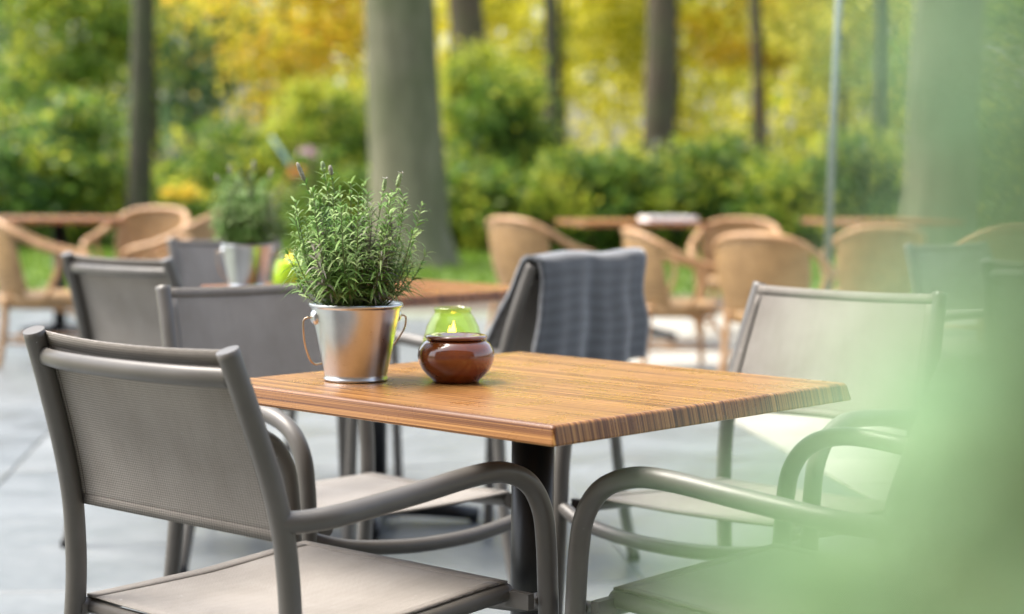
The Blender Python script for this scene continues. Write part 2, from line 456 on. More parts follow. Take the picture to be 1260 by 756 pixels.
# paving slabs, grid turned slightly from the camera axis
GA = R(6.6); gb = np.array([math.cos(GA), math.sin(GA)]); ga = np.array([-math.sin(GA), math.cos(GA)])
TS = 1.0; EDGE = 1.947
def tile_mesh(name, sx, sy, m):
    mb = MB(); h = .0; b = .006; x, y = sx / 2, sy / 2
    v = [(-x, -y, -.03), (x, -y, -.03), (x, y, -.03), (-x, y, -.03), (-x, -y, -.004), (x, -y, -.004), (x, y, -.004), (-x, y, -.004),
         (-x + b, -y + b, 0), (x - b, -y + b, 0), (x - b, y - b, 0), (-x + b, y - b, 0)]
    f = [(0, 1, 5, 4), (1, 2, 6, 5), (2, 3, 7, 6), (3, 0, 4, 7), (4, 5, 9, 8), (5, 6, 10, 9), (6, 7, 11, 10), (7, 4, 8, 11), (8, 9, 10, 11)]
    mb.add(v, f); return mb.mesh(name, m, False)
tm = tile_mesh('paving_slab', TS - .005, TS - .005, M['slate'])
tc_ = tile_mesh('sunlit_tint_slab', TS * .6 - .008, TS * .6 - .008, M['sunlit_tint'])  # paler slabs carry the sunlit floor in their colour
for j in range(1, 15):
    for i in range(-7, 1):
        off = .0
        c = gb * (EDGE - TS / 2 + i * TS) + ga * (j * TS + .42 + off)
        if c[1] > 14.3 or c[1] < 1 or abs(c[0]) > .29 * c[1] + 1.3: continue
        t = obj('paving_slab', tm, terrace); t.location = (c[0], c[1], rng.uniform(-.002, .0015)); t.rotation_euler = (rng.normal(0, .0012), rng.normal(0, .0012), GA)
for j in range(3, 24):
    for i in range(0, 7):
        c = gb * (EDGE + .3 + i * .6 + .012) + ga * (j * .6 + .1)
        if c[1] > 14.5 or abs(c[0]) > .29 * c[1] + 1.0: continue
        t = obj('sunlit_tint_slab', tc_, terrace); t.location = (c[0], c[1], rng.uniform(-.002, .0015)); t.rotation_euler = (rng.normal(0, .0015), rng.normal(0, .0015), GA)

# ------------------------------------------------------------------ unseen building added behind the viewer to block light from that side
bld = thing('added_light_blocker', 'added brown block, unseen behind the viewer, keeping light off from that side', 'building', (0, -2.4, 0))
mb = MB(); box(mb, (-12, -7, -.05), (9, 0, 6.6)); obj('added_wall', mb.mesh('added_wall', M['brick'], False), bld)
mb = MB(); box(mb, (-12.3, -7.3, 6.6), (9.3, .35, 6.85)); obj('added_roof', mb.mesh('added_roof', M['cap'], False), bld)
for zz in (.9, 4.0):
    for xx in (-11, -8, -5, -2, 1, 4, 7):
        mb = MB(); box(mb, (xx, -.1, zz), (xx + 1.5, .012, zz + 1.7)); f = obj('added_window', mb.mesh('added_window', M['paper'], False), bld)
        mb = MB(); box(mb, (xx + .07, -.1, zz + .07), (xx + 1.43, .016, zz + 1.63)); obj('added_pane', mb.mesh('added_pane', M['added_pane'], False), f)

# ------------------------------------------------------------------ grey mesh armchair
def build_chair():
    t = thing('armchair', '', 'chair')
    WT, WB, ZT, RR, ZK = .225, .248, .869, .092, .60
    rr = .0168
    def post(s):
        return smooth_path([(-.075, s * .262, 0.004), (-.03, s * .258, .2), (-.002, s * .252, .42), (-.004, s * WB, .56), (-.022, s * .243, .66), (-.06, s * .233, .78), (-RR, s * WT, ZT)], 6)
    for s in (1, -1):
        P = post(s); mb = MB(); tube(mb, P, rr, 14)
        o = obj('rear_leg', mb.mesh('rear_leg', M['frame']), t)
        mb = MB(); lathe(mb, [(.0001, .000), (.0186, .000), (.0186, .018), (.0172, .022)], 14)
        me = mb.mesh('foot_cap', M['cap']); fc = obj('foot_cap', me, o); fc.location = (-.075, s * .262, 0)
        A = smooth_path([(-.012, s * .246, .622), (.018, s * .270, .6245), (.07, s * .292, .631), (.2, s * .299, .643), (.33, s * .3, .6545), (.40, s * .3, .651), (.455, s * .3, .628),
                         (.488, s * .3, .585), (.500, s * .3, .53), (.506, s * .3, .44), (.514, s * .302, .25), (.526, s * .305, .004)], 7)
        mb = MB(); tube(mb, A, rr, 14)
        o = obj('armrest', mb.mesh('armrest', M['frame']), t)
        fc = obj('foot_cap', me, o); fc.location = (.526, s * .305, 0)
        # seat rail and bracket
        rl = smooth_path([(.0, s * .248, .421), (.1, s * .242, .424), (.25, s * .236, .428), (.40, s * .236, .437), (.480, s * .237, .441)], 5)
        mb = MB(); tube(mb, rl, .0145, 12); obj('seat_rail', mb.mesh('seat_rail', M['frame']), t)
        mb = MB(); y0, y1 = sorted((s * .243, s * .291)); box(mb, (.468, y0, .421), (.482, y1, .4465)); obj('bracket', mb.mesh('bracket', M['frame'], False), t)
    fb = smooth_path([(.506, .293, .432), (.528, .22, .412), (.545, .1, .400), (.548, 0, .397), (.545, -.1, .400), (.528, -.22, .412), (.506, -.293, .432)], 6)
    mb = MB(); tube(mb, fb, .0145, 14); obj('front_bar', mb.mesh('front_bar', M['frame']), t)
    rb = [(.02, .25, .42), (.02, -.25, .42)]
    mb = MB(); tube(mb, np.array(rb), .011, 12); obj('rear_bar', mb.mesh('rear_bar', M['frame']), t)
    # flat back bar bowed to the rear
    bb = smooth_path([(-.080, .216, .829), (-.104, .13, .829), (-.114, 0, .829), (-.104, -.13, .829), (-.080, -.216, .829)], 8)
    mb = MB(); tube(mb, bb, .0140, 16, flat=.6); obj('back_bar', mb.mesh('back_bar', M['frame']), t)
    # back fabric
    PL = post(1); zs = PL[:, 2]
    def backpt(u, v):                     # u across (left to right), v bottom to top
        z = .588 + v * (.868 - .588)
        x = np.interp(z, zs, PL[:, 0]); y = np.interp(z, zs, PL[:, 1]) + .002
        k = 1 - 2 * u
        bow = (1 - k * k)
        return (x + .0155 - .020 * bow, y * k, z - .006 * bow * (v * 2 - 1))
    bs = obj('back_sling', sheet(backpt, 17, 13, .0022, M['sling'], 'back_sling', (.45, .28)), t)
    def strip(u0, u1, v0, v1, nu, nv, us, off=.0):
        return sheet(lambda u, v: backpt(u0 + (u1 - u0) * u, v0 + (v1 - v0) * v), nu, nv, .0040, M['hem'], 'hem', us)
    obj('hem', strip(0, 1, .925, 1.0, 17, 3, (.45, .022)), bs)
    obj('hem', strip(0, 1, 0, .062, 17, 3, (.45, .018)), bs)
    obj('hem', strip(0, .05, .064, .923, 3, 11, (.024, .24)), bs)
    obj('hem', strip(.95, 1, .064, .923, 3, 11, (.024, .24)), bs)
    # seat fabric
    def seatpt(u, v):                     # v rear to front
        x = .018 + v * .462
        yw = np.interp(x, [.0, .1, .25, .40, .47], [.249, .243, .237, .237, .237])
        z = np.interp(x, [0, .1, .25, .40, .468, .49], [.438, .441, .445, .4545, .4575, .4565])
        k = 1 - 2 * u; bow = 1 - k * k
        return (x + .012 * bow * (v * 2 - 1) * (1 if v > .5 else .4), yw * k, z - .013 * bow * math.sin(math.pi * min(1, max(0, v))) - .003 * bow)
    ss = obj('seat_sling', sheet(seatpt, 17, 17, .0022, M['sling'], 'seat_sling', (.48, .46)), t)
    def sst(u0, u1, v0, v1, nu, nv, us):
        return sheet(lambda u, v: seatpt(u0 + (u1 - u0) * u, v0 + (v1 - v0) * v), nu, nv, .0040, M['hem'], 'hem', us)
    obj('hem', sst(0, 1, .955, 1.0, 17, 3, (.48, .02)), ss)
    obj('hem', sst(0, .05, 0, .953, 3, 17, (.024, .44)), ss)
    obj('hem', sst(.95, 1, 0, .953, 3, 17, (.024, .44)), ss)
    return t
TANG = .827
u_ = np.array([math.cos(TANG), math.sin(TANG)]); v_ = np.array([-u_[1], u_[0]])
chairA = build_chair()
chairs = [
    ('grey mesh armchair with its back turned, seen whole beside the bucket and lavender table', (-.497, 2.721), .857),
    ('grey mesh armchair whose fabric back rises behind the potted lavender bucket', (-.504, 3.947), -.81),
    ('grey mesh armchair with pale fabric front facing the zebra wood table, near the steel post', (.663, 3.917), -2.303),
    ('grey armchair whose back is lost behind the blurred foreground leaves, arms at the table', (.683, 2.755), 2.435),
    ('grey armchair with back rail, at the brown table, nearest the yellow flowers', (-1.06, 5.27), .87),
    ('grey armchair back peeking out between the second bucket and the rattan chairs', (-.98, 6.62), -.80),
    ('grey armchair with a dark folded blanket hung over its back', (.13, 5.12), 2.43),
    ('grey armchair with back rail in the green blur, its back to the foreground leaves', (1.60, 5.25), .80),
    ('dark grey armchair back standing behind the leaf blur, beyond the railed armchair', (1.62, 6.55), -.85),
]
CH = []
for i, (lab, (x, y), a) in enumerate(chairs):
    if i == 0:
        c = chairA; c['label'] = lab; c.location = (x, y, 0); c.rotation_euler = (0, 0, a)
    else: c = copy_thing(chairA, lab, (x, y, 0), a)
    c['group'] = 'grey mesh armchairs round the wooden tables'
    CH.append(c)

# ------------------------------------------------------------------ pedestal tables
def rsq(h, r, z, n=5):
    pts = []
    for cx, cy, a0 in ((h - r, h - r, 0), (-(h - r), h - r, 90), (-(h - r), -(h - r), 180), (h - r, -(h - r), 270)):
        for k in range(n + 1):
            a = R(a0 + 90 * k / n); pts.append((cx + r * math.cos(a), cy + r * math.sin(a), z))
    return pts
def build_table(label, loc, rz, side, zt, topmat, group):
    t = thing('dining_table', label, 'table', (*loc, 0), rz, group)
    h = side / 2
    prof = [(h - .03, zt - .0312), (h - .002, zt - .0312), (h + .001, zt - .0300), (h + .0016, zt - .0275), (h - .0030, zt - .0090)]
    prof += [(h - .0036 - .0075 * (1 - math.cos(R(a))), zt - .0075 + .0075 * math.sin(R(a))) for a in (8, 24, 40, 55, 70, 90)]
    mb = MB(); rings = [rsq(a, .006, z) for a, z in prof]
    n = len(rings[0]); vs = [p for r_ in rings for p in r_]; fs = []
    for i in range(len(rings) - 1):
        for k in range(n):
            k2 = (k + 1) % n; fs.append((i * n + k, i * n + k2, (i + 1) * n + k2, (i + 1) * n + k))
    fs.append(tuple((len(rings) - 1) * n + k for k in range(n))); fs.append(tuple(range(n))[::-1])
    mb.add(vs, fs); me = mb.mesh('tabletop', topmat, False)
    obj('tabletop', me, t)
    mb = MB(); lathe(mb, [(.0001, .05), (.0375, .05), (.0375, zt - .036), (.0001, zt - .036)], 32); obj('column', mb.mesh('column', M['black']), t)
    mb = MB(); box(mb, (-.2, -.03, zt - .0365), (.2, .03, zt - .0305)); box(mb, (-.03, -.2, zt - .0430), (.03, .2, zt - .0370)); obj('mounting_plate', mb.mesh('mounting_plate', M['black'], False), t)
    for k in range(4):
        a = R(45 + 90 * k) * 1.0
        d = np.array([math.cos(a), math.sin(a)])
        path = np.array([(d[0] * q, d[1] * q, z) for q, z in ((.0, .052), (.12, .048), (.24, .036), (.33, .024))])
        mb = MB(); tube(mb, path, [.032, .03, .026, .022], 10, flat=1.1); f = obj('base_foot', mb.mesh('base_foot', M['black']), t)
        mb = MB(); lathe(mb, [(.0001, 0), (.016, 0), (.016, .012), (.01, .02)], 12); g = obj('glide', mb.mesh('glide', M['cap']), f); g.location = (d[0] * .315, d[1] * .315, 0)
    return t
SIDE = .79
T1 = np.array([.062, 2.640]) + SIDE * (u_ + v_) / 2
table1 = build_table('square zebra-striped wooden table carrying the sharp bucket of lavender', T1, TANG, SIDE, .75, M['zebra'], 'zebra wood tables')
T2 = np.array([-.43, 5.82])
table2 = build_table('brown wooden table behind, beside the chair with the blanket', T2, TANG, SIDE, .75, M['zebra2'], 'zebra wood tables')

# ------------------------------------------------------------------ buckets
def build_bucket(label, loc, rz, sc=1.0):
    t = thing('zinc_bucket', label, 'bucket', loc, rz, 'zinc buckets of lavender')
    H = .136 * sc; rb, rt = .0545 * sc, .080 * sc
    prof = [(.0001, .006), (rb - .002, .006), (rb, .000), (rb + .0022, .001), (rb + .0022, .0045), (rb + .0004, .0060)]
    prof += [(rb + (rt - rb) * k, .006 + (H - .01) * k) for k in np.linspace(.05, .97, 8)]
    prof += [(rt - .0002, H - .006), (rt + .0022, H - .0055), (rt + .0034, H - .002), (rt + .0022, H + .0012), (rt - .0004, H + .001), (rt - .002, H - .003)]
    prof += [(rt - .0022 - (rt - rb) * k, H - .004 - (H - .012) * k) for k in (.1, .4, .95)]
    mb = MB(); lathe(mb, prof, 72); obj('body', mb.mesh('body', M['zinc']), t)
    mb = MB(); lathe(mb, [(rt - .012, H - .035), (rt * .6, H - .026), (.0001, H - .028)], 32); obj('soil', mb.mesh('soil', M['soil']), t)
    for s in (1, -1):
        mb = MB(); lathe(mb, [(.0135, -.004), (.0135, .001), (.012, .004), (.0085, .0068), (.004, .0078), (.0001, .0080)], 24)
        e = obj('ear', mb.mesh('ear', M['zinc']), t); e.location = (s * (rt - .0045), 0, H - .0225)
        e.rotation_euler = (0, s * R(90 + 0), 0)
        mb = MB(); tube(mb, smooth_path([(s * (rt + .002), 0, H - .026), (s * (rt + .010), 0, H - .024), (s * (rt + .0155), .002, H - .030)], 5), .0017, 8)
    hp = [(rt + .001, 0, H - .024), (rt + .009, .0, H - .023), (rt + .0155, .004, H - .029)]
    arc = [((rt + .0165 * (1 - math.sin(a) * .5)) * math.cos(a) * (1 - .10 * math.sin(a)), (rt + .004) * math.sin(a) * .98, H - .036 - .076 * sc * min(1, math.sin(a) * 1.45)) for a in np.linspace(.10, math.pi - .10, 17)]
    path = hp + arc + [(-x, y, z) for x, y, z in hp[::-1]]
    mb = MB(); tube(mb, smooth_path(path, 5), .0017, 8); obj('handle', mb.mesh('handle', M['wire']), t)
    return t, H, rt

# ------------------------------------------------------------------ lavender
def build_lavender(label, loc, n_sprigs, spread, height, seed, heads):
    g = np.random.default_rng(seed)
    t = thing('lavender_plant', label, 'plant', loc, 0, 'lavender in zinc buckets')
    def sprig(base, tip, mid, dry, dens=1.0, head=None):
        P = smooth_path([base, mid, tip], 9)
        mb = MB(); tube(mb, P, np.linspace(.0016, .0007, len(P)), 5, caps=False)
        stem = obj('sprig', mb.mesh('sprig', M['lavdry'] if dry else M['lavstem']), t)
        L = np.linalg.norm(np.diff(P, axis=0), axis=1).sum()
        seglen = np.cumsum(np.r_[0, np.linalg.norm(np.diff(P, axis=0), axis=1)])
        n = int(L / .0085 * dens)
        C, D = [], []
        for k in range(n):
            s_ = (.16 + .84 * (k / max(1, n - 1))) * L
            p = np.array([np.interp(s_, seglen, P[:, i]) for i in range(3)])
            q = np.array([np.interp(min(L, s_ + .004), seglen, P[:, i]) for i in range(3)]); tg = q - p
            if np.linalg.norm(tg) < 1e-5: tg = P[-1] - P[-2]
            tg /= np.linalg.norm(tg)
            a0 = k * 1.57 + g.normal(0, .3)
            pr = np.cross(tg, (.3, .2, 1.0)); pr /= np.linalg.norm(pr) + 1e-9; pb = np.cross(tg, pr)
            for h in (0, math.pi):
                o = math.cos(a0 + h) * pr + math.sin(a0 + h) * pb
                frac = s_ / L
                up = .35 + .75 * frac
                ln = g.uniform(.026, .048) * (1.1 - .5 * frac ** 3)
                C.append((p, o, tg, up, ln))
        lv = []; lf = []
        for p, o, tg, up, ln in C:
            wd = g.uniform(.0016, .0025); dr = g.uniform(.2, .9)
            d0 = o * 1.0 + tg * up; d0 /= np.linalg.norm(d0)
            if p[2] + d0[2] * ln - ln * dr < .012 and math.hypot(*(p + d0 * ln)[:2]) > .066: continue
            bw = np.cross(d0, tg); bw /= np.linalg.norm(bw) + 1e-9
            pts = []
            for q in (0, .35, .7, 1.0):
                c_ = p + d0 * ln * q + np.array([0, 0, -1]) * ln * dr * q * q
                ww = wd * (.55, 1, .85, .12)[int(q * 3 + .01) if q < 1 else 3]
                pts += [c_ - bw * ww, c_ + bw * ww]
            b = len(lv); lv += pts
            lf += [(b, b + 1, b + 3, b + 2), (b + 2, b + 3, b + 5, b + 4), (b + 4, b + 5, b + 7, b + 6)]
        mb = MB(); mb.add(lv, lf); obj('leaves', mb.mesh('leaves', M['lav2'] if dry else M['lav']), stem)
        if head:
            hd = P[-1]; dr = P[-1] - P[-3]; dr /= np.linalg.norm(dr)
            path = [hd + dr * q for q in np.linspace(0, head[0], 9)]
            rads = [head[1] * k for k in (.4, .95, .75, 1.05, .8, 1.0, .75, .8, .25)]
            mb = MB(); tube(mb, path, rads, 8); fh = obj('flower_head', mb.mesh('flower_head', M['lavfg'] if head[2] else M['lavfl']), t)
            if head[2] == 2:
                mb = MB(); e = path[-1]
                for k in range(5):
                    a = k * 1.256; o = np.array([math.cos(a), math.sin(a), .35])
                    s2 = np.cross(o, (0, 0, 1)); s2 /= np.linalg.norm(s2)
                    mb.add([e, e + o * .004 + s2 * .002, e + o * .0075, e + o * .004 - s2 * .002], [(0, 1, 2, 3)])
                obj('petal', mb.mesh('petal', M['petal'], False), fh)
    for i in range(n_sprigs):
        a = g.uniform(0, 2 * math.pi); rr = math.sqrt(g.uniform(0, 1))
        bx, by = .028 * rr * math.cos(a), .028 * rr * math.sin(a)
        tz = height * (g.uniform(.42, 1.0) if i % 3 else g.uniform(.2, .6)) * (1.0 - .22 * rr)
        sp = spread * rr * (.75 + .3 * g.uniform())
        tip = (sp * math.cos(a) + g.normal(0, .008), sp * math.sin(a) + g.normal(0, .008), tz)
        mid = (bx + (tip[0] - bx) * .68, by + (tip[1] - by) * .68, tz * .42)
        sprig((bx, by, -.018), tip, mid, i % 9 == 5, 1.0)
    for (tip, mid, hd) in heads: sprig((.01 * np.sign(tip[0]), 0, -.018), tip, mid, False, .9, hd)
    return t

B1 = PZ(438, 468, .75); B1[2] = .7505
bk1, BH, BR = build_bucket('zinc bucket with wire handle on the zebra wood table', tuple(B1), R(24))
bk1.scale = (.985,) * 3
heads1 = [((-.052, -.01, .238), (-.03, 0, .10), (.018, .0042, 1)), ((-.040, .0, .232), (-.02, 0, .10), (.017, .0042, 0)),
          ((-.085, -.015, .222), (-.05, -.01, .13), (.034, .0042, 0)), ((.050, -.005, .205), (.03, 0, .09), (.022, .004, 2)), ((.074, .0, .213), (.04, 0, .09), (.024, .0046, 2))]
lv1 = build_lavender('green lavender with dry flower heads growing from the sharp bucket', (B1[0] - .003, B1[1], B1[2] + BH - .012), 135, .122, .250, 3, heads1)

# table 2 bucket: same kind, further off
B2 = PZ(304, 352, .75); 
s2_ = np.array([-.72, 5.78])
bk2 = copy_thing(bk1, 'zinc bucket out of focus on the brown table, behind the grey chair backs', (PY(304, 330, 5.75)[0], 5.75, .7505), R(20))
heads2 = [((-.05, 0, .225), (-.03, 0, .1), (.03, .006, 0)), ((0.02, 0, .24), (.01, 0, .1), (.03, .006, 0)), ((.07, 0, .215), (.04, 0, .1), (.03, .006, 0)), ((-.085, 0, .195), (-.05, 0, .1), (.03, .006, 0))]
lv2 = build_lavender('rounder blurred lavender bush in the bucket on the brown table', (bk2.location.x, 5.75, .7505 + BH - .012), 170, .130, .250, 11, heads2)

# ------------------------------------------------------------------ pot and candle jars
P1 = PZ(561, 470, .75)
pot = thing('ashtray_pot', 'round glazed brown clay pot with dished lid on the zebra table', 'pot', (P1[0], P1[1], .7505)); pot.scale = (1.13, 1.13, 1.10)
mb = MB(); lathe(mb, [(.0001, .004), (.030, .004), (.0325, .0), (.0355, .0008), (.037, .004), (.044, .010), (.0525, .020), (.0575, .031), (.0592, .041), (.0580, .051), (.053, .060), (.0465, .0655), (.0435, .067), (.041, .066), (.0405, .060), (.046, .05), (.05, .04), (.045, .02), (.0001, .010)], 64)
obj('body', mb.mesh('body', M['glaze']), pot)
mb = MB(); lathe(mb, [(.0415, .0675), (.0462, .0680), (.0478, .0705), (.0465, .0735), (.042, .0748), (.036, .0735), (.028, .0700), (.021, .0685), (.0165, .0692), (.0150, .0680), (.0152, .0655), (.02, .0645), (.036, .066)], 64, close=True)
obj('lid', mb.mesh('lid', M['glaze']), pot)
def build_jar(label, loc, s=1.0, fill=.0415):
    t = thing('candle_jar', label, 'candle', loc, R(10), 'green glass candle jars')
    outer = [(.0001, .0), (.036, .0), (.043, .003), (.050, .012), (.0550, .027), (.0560, .044), (.0535, .062), (.0465, .086), (.0370, .104), (.0325, .110), (.0338, .1135), (.0345, .117), (.0335, .1195)]
    inner = [(.0310, .1195), (.0305, .111), (.0345, .104), (.0440, .086), (.0508, .063), (.0532, .044), (.0522, .027), (.047, .013), (.039, .007), (.0001, .006)]
    seg = 64; mb = MB(); prof = outer + inner; lathe(mb, prof, seg)
    # hammered facets
    V = []
    for i, (x, y, z) in enumerate(mb.v):
        ri = i // seg; r = math.hypot(x, y)
        if 3 <= ri <= 8 and r > .01:
            th = math.atan2(y, x); k = 1 + .012 * math.cos(12 * th + (math.pi if ri % 2 else 0))
            x *= k; y *= k
        V.append((x, y, z))
    mb.v = V; obj('glass', mb.mesh('glass', M['gglass']), t)
    mb = MB(); lathe(mb, [(.0001, .0065), (.0365, .0078), (.0425, .0140), (.0448, .026)] + ([(.0436, .044), (.040, .0635), (.037, .078), (.034, fill)] if fill > .07 else []) + [(.0435 if fill < .07 else .032, fill - .001), (.0001, fill)], 40); obj('wax', mb.mesh('wax', M['wax']), t)
    mb = MB(); tube(mb, smooth_path([(0, 0, .041), (.001, 0, .058), (.003, 0, .066)], 4), .0011, 6); obj('wick', mb.mesh('wick', M['wick']), t)
    mb = MB(); lathe(mb, [(.0001, .060), (.0036, .063), (.0056, .069), (.0052, .076), (.0034, .084), (.0014, .091), (.0001, .096)], 16); k0 = len(mb.v)
    lathe(mb, [(.0001, .062), (.0025, .066), (.0034, .071), (.0026, .078), (.0001, .086)], 12)
    mb.v = [(x + (.05 * (z - .06)), y, z) for x, y, z in mb.v[:k0]] + [(x - .0055, y + .001, z) for x, y, z in mb.v[k0:]]
    obj('flame', mb.mesh('flame', M['flame']), t)
    t.scale = (s,) * 3
    return t
J1 = np.array([PY(557, 420, P1[1] + .132)[0], P1[1] + .132, .7505])
jar1 = build_jar('green glass candle jar with lit flame behind the brown pot', tuple(J1), 1.0)
jar2 = build_jar('blurred green glass candle beside the bucket on the brown table', (PY(356, 325, 5.62)[0], 5.62, .7505), 1.05, .085)
for ch in jar2.children:
    if ch.name.startswith(('flame', 'wick')): ch.location.z = .03; ch.scale = (.8, .8, .8)

# ------------------------------------------------------------------ blanket on the chair
g = CH[6]
def blk(u, v):
    # u across the back, v along the cloth: rear hem -> over the top -> front hem
    yw = .232 - .006 * math.sin(v * 3.1)
    k = 1 - 2 * u
    Lr, Lf = .30, .27
    s = v * (Lr + Lf + .06)
    wob = .006 * math.sin(k * 7 + 1) + .004 * math.sin(k * 15)
    if s < Lr:
        q = 1 - s / Lr; z = .878 - q * Lr * .96; x = -.124 - .004 * math.sin(q * 3) + wob * (.3 + 1.2 * q)
    elif s < Lr + .06:
        a = (s - Lr) / .06 * math.pi; x = -.095 - .027 * math.cos(a); z = .878 + .016 * math.sin(a)
    else:
        q = (s - Lr - .06) / Lf; z = .878 - q * Lf * .96; x = -.068 + q * .150 + .020 * math.sin(q * 2.5) - wob * q
    return (x, (yw + .010 * math.sin(s * 22)) * k + .004 * math.sin(s * 40), z + .004 * math.sin(k * 5))
bl = obj('blanket', sheet(blk, 33, 61, .013, M['blanket'], 'blanket', (.42, .63)))
bl['label'] = 'folded dark grey checked blanket hanging over an armchair back'; bl['category'] = 'blanket'
bl.location = g.location; bl.rotation_euler = g.rotation_euler

# ------------------------------------------------------------------ rattan tub chairs
def build_rattan():
    t = thing('rattan_armchair', '', 'chair')
    half = [(-.285, 0, .885), (-.275, .11, .880), (-.235, .21, .858), (-.155, .283, .805), (-.04, .312, .738), (.08, .318, .69), (.19, .308, .662), (.262, .285, .635), (.283, .262, .585), (.270, .245, .50), (.262, .236, .42)]
    full = [(x, -y, z) for x, y, z in half[:0:-1]] + half
    P = smooth_path(full, 6)
    mb = MB(); tube(mb, P, .0215, 10); obj('top_rail', mb.mesh('top_rail', M['rattan']), t)
    H = smooth_path(half, 8)
    back = []
    for s in (1, -1):
        pass
    def shell(u, v):
        k = abs(1 - 2 * u); sg = 1 if u < .5 else -1
        i = k * (len(H) - 1) * .29; a = int(i); fr = i - a
        top = H[a] * (1 - fr) + H[min(a + 1, len(H) - 1)] * fr
        th = k * 1.2
        bot = np.array([-.235 * math.cos(th) + .01, .245 * math.sin(th), .40])
        p = bot + (top - bot) * v
        bul = math.sin(math.pi * v) * .022
        return (p[0] - bul * math.cos(th), sg * (p[1] + bul * math.sin(th)), p[2])
    obj('woven_back', sheet(shell, 41, 13, .012, M['wicker'], 'woven_back', (1, .5)), t)
    mb = MB(); pr = [(.0001, .43), (.20, .438), (.245, .435), (.262, .42), (.262, .372), (.25, .350), (.235, .345), (.0001, .345)]
    lathe(mb, pr, 32); mb.v = [(x * 1.0 + .015, y * .98, z) for x, y, z in mb.v]; obj('woven_seat', mb.mesh('woven_seat', M['wicker']), t)
    for s in (1, -1):
        mb = MB(); tube(mb, smooth_path([(.262, s * .238, .43), (.258, s * .232, .2), (.262, s * .235, .0)], 6), .019, 10); obj('front_leg', mb.mesh('front_leg', M['rattan']), t)
        mb = MB(); tube(mb, smooth_path([(-.20, s * .185, .42), (-.215, s * .195, .2), (-.245, s * .205, .0)], 6), .019, 10); obj('rear_leg', mb.mesh('rear_leg', M['rattan']), t)
        mb = MB(); tube(mb, smooth_path([(.255, s * .232, .17), (.20, s * .21, .30), (.06, s * .245, .352)], 6), .011, 8); obj('brace', mb.mesh('brace', M['rattan']), t)
        mb = MB(); tube(mb, np.array([(.258, s * .232, .15), (-.218, s * .197, .15)]), .011, 8); obj('stretcher', mb.mesh('stretcher', M['rattan']), t)
        mb = MB(); tube(mb, smooth_path([(.10, s * .31, .675), (.09, s * .275, .56), (.03, s * .262, .42)], 6), .013, 8); obj('arm_support', mb.mesh('arm_support', M['rattan']), t)
    mb = MB(); tube(mb, np.array([(-.02, .215, .152), (-.02, -.215, .152)]), .011, 8); obj('cross_stretcher', mb.mesh('cross_stretcher', M['rattan']), t)
    return t
rat = build_rattan()
rl = [   # pixel of the seat centre on the floor-ish plane z=.43 , depth, heading (deg, 0 = +x)
    ('rattan tub chair with sloping arm beside the railed grey armchair and the black table column', 50, 10.5, 14),
    ('rattan tub chair with rounded back standing before the yellow flowers', 172, 12.6, 250),
    ('rattan tub chair turned sideways behind the small lavender bush', 222, 11.6, 172),
    ('rattan tub chair behind the blanket, its back to the big grey trunk', 660, 11.6, 42),
    ('rattan tub chair between the blanket and a larger wicker chair, arm towards it', 828, 10.5, 12),
    ('rattan tub chair farthest back beside the white menu card', 905, 13.0, 255),
    ('large rattan tub chair with broad woven back beside the steel post', 950, 10.0, 62),
    ('rattan tub chair half hidden in green blur beyond the steel post', 1075, 11.6, 95),
    ('rattan tub chair in green blur beyond the dark armchair back', 1215, 11.8, 120),
]
for i, (lab, px, Y, a) in enumerate(rl):
    x = (px - 630) * Y / F_PX
    if i == 0: c = rat; c['label'] = lab; c.location = (x, Y, 0); c.rotation_euler = (0, 0, R(a))
    else: c = copy_thing(rat, lab, (x, Y, 0), R(a))
    c.scale = (.98, .98, .95) if px < 300 else (.95, .95, .93 if px < 700 else .89)
    c['group'] = 'rattan tub chairs at the back of the terrace'
for lab, px, Y, a in (('brown table among the rattan chairs near the yellow flowers', 72, 11.9, 12), ('brown table with a white menu card, among rattan chairs behind the blanket', 775, 12.2, 12), ('pale brown table in green blur beyond the steel post', 1085, 12.9, 20)):
    c = copy_thing(table2, lab, ((px - 630) * Y / F_PX, Y, 0.03), R(a)); c['group'] = 'brown tables among the rattan chairs'; c.scale = (1.05, 1.05, 1.03)
mc = MB(); box(mc, (-.17, -.12, 0), (.17, .12, .004)); box(mc, (-.168, -.118, .0045), (.168, .118, .03))
o = obj('menu_card', mc.mesh('menu_card', M['paper'], False)); o['label'] = 'white menu folder lying on a brown table behind the blanket'; o['category'] = 'menu'
o.location = ((822 - 630) * 12.0 / F_PX, 12.05, .8035); o.rotation_euler = (0, 0, R(12))

# ------------------------------------------------------------------ steel post
pb = PZ(1013, 468, 0)
post_ = thing('steel_post', 'slim pale grey metal post standing behind the rattan chairs', 'post', (pb[0], pb[1], 0))
mb = MB(); ln = PY(1036, -60, pb[1]) - pb
tube(mb, np.array([(0, 0, .03), (ln[0] * 1.25, 0, ln[2] * 1.25)]), .021, 20); obj('shaft', mb.mesh('shaft', M['pole']), post_)
mb = MB(); lathe(mb, [(.0001, 0), (.22, 0), (.22, .03), (.20, .04), (.045, .045), (.045, .38), (.0001, .38)], 32); obj('base', mb.mesh('base', M['black']), post_)

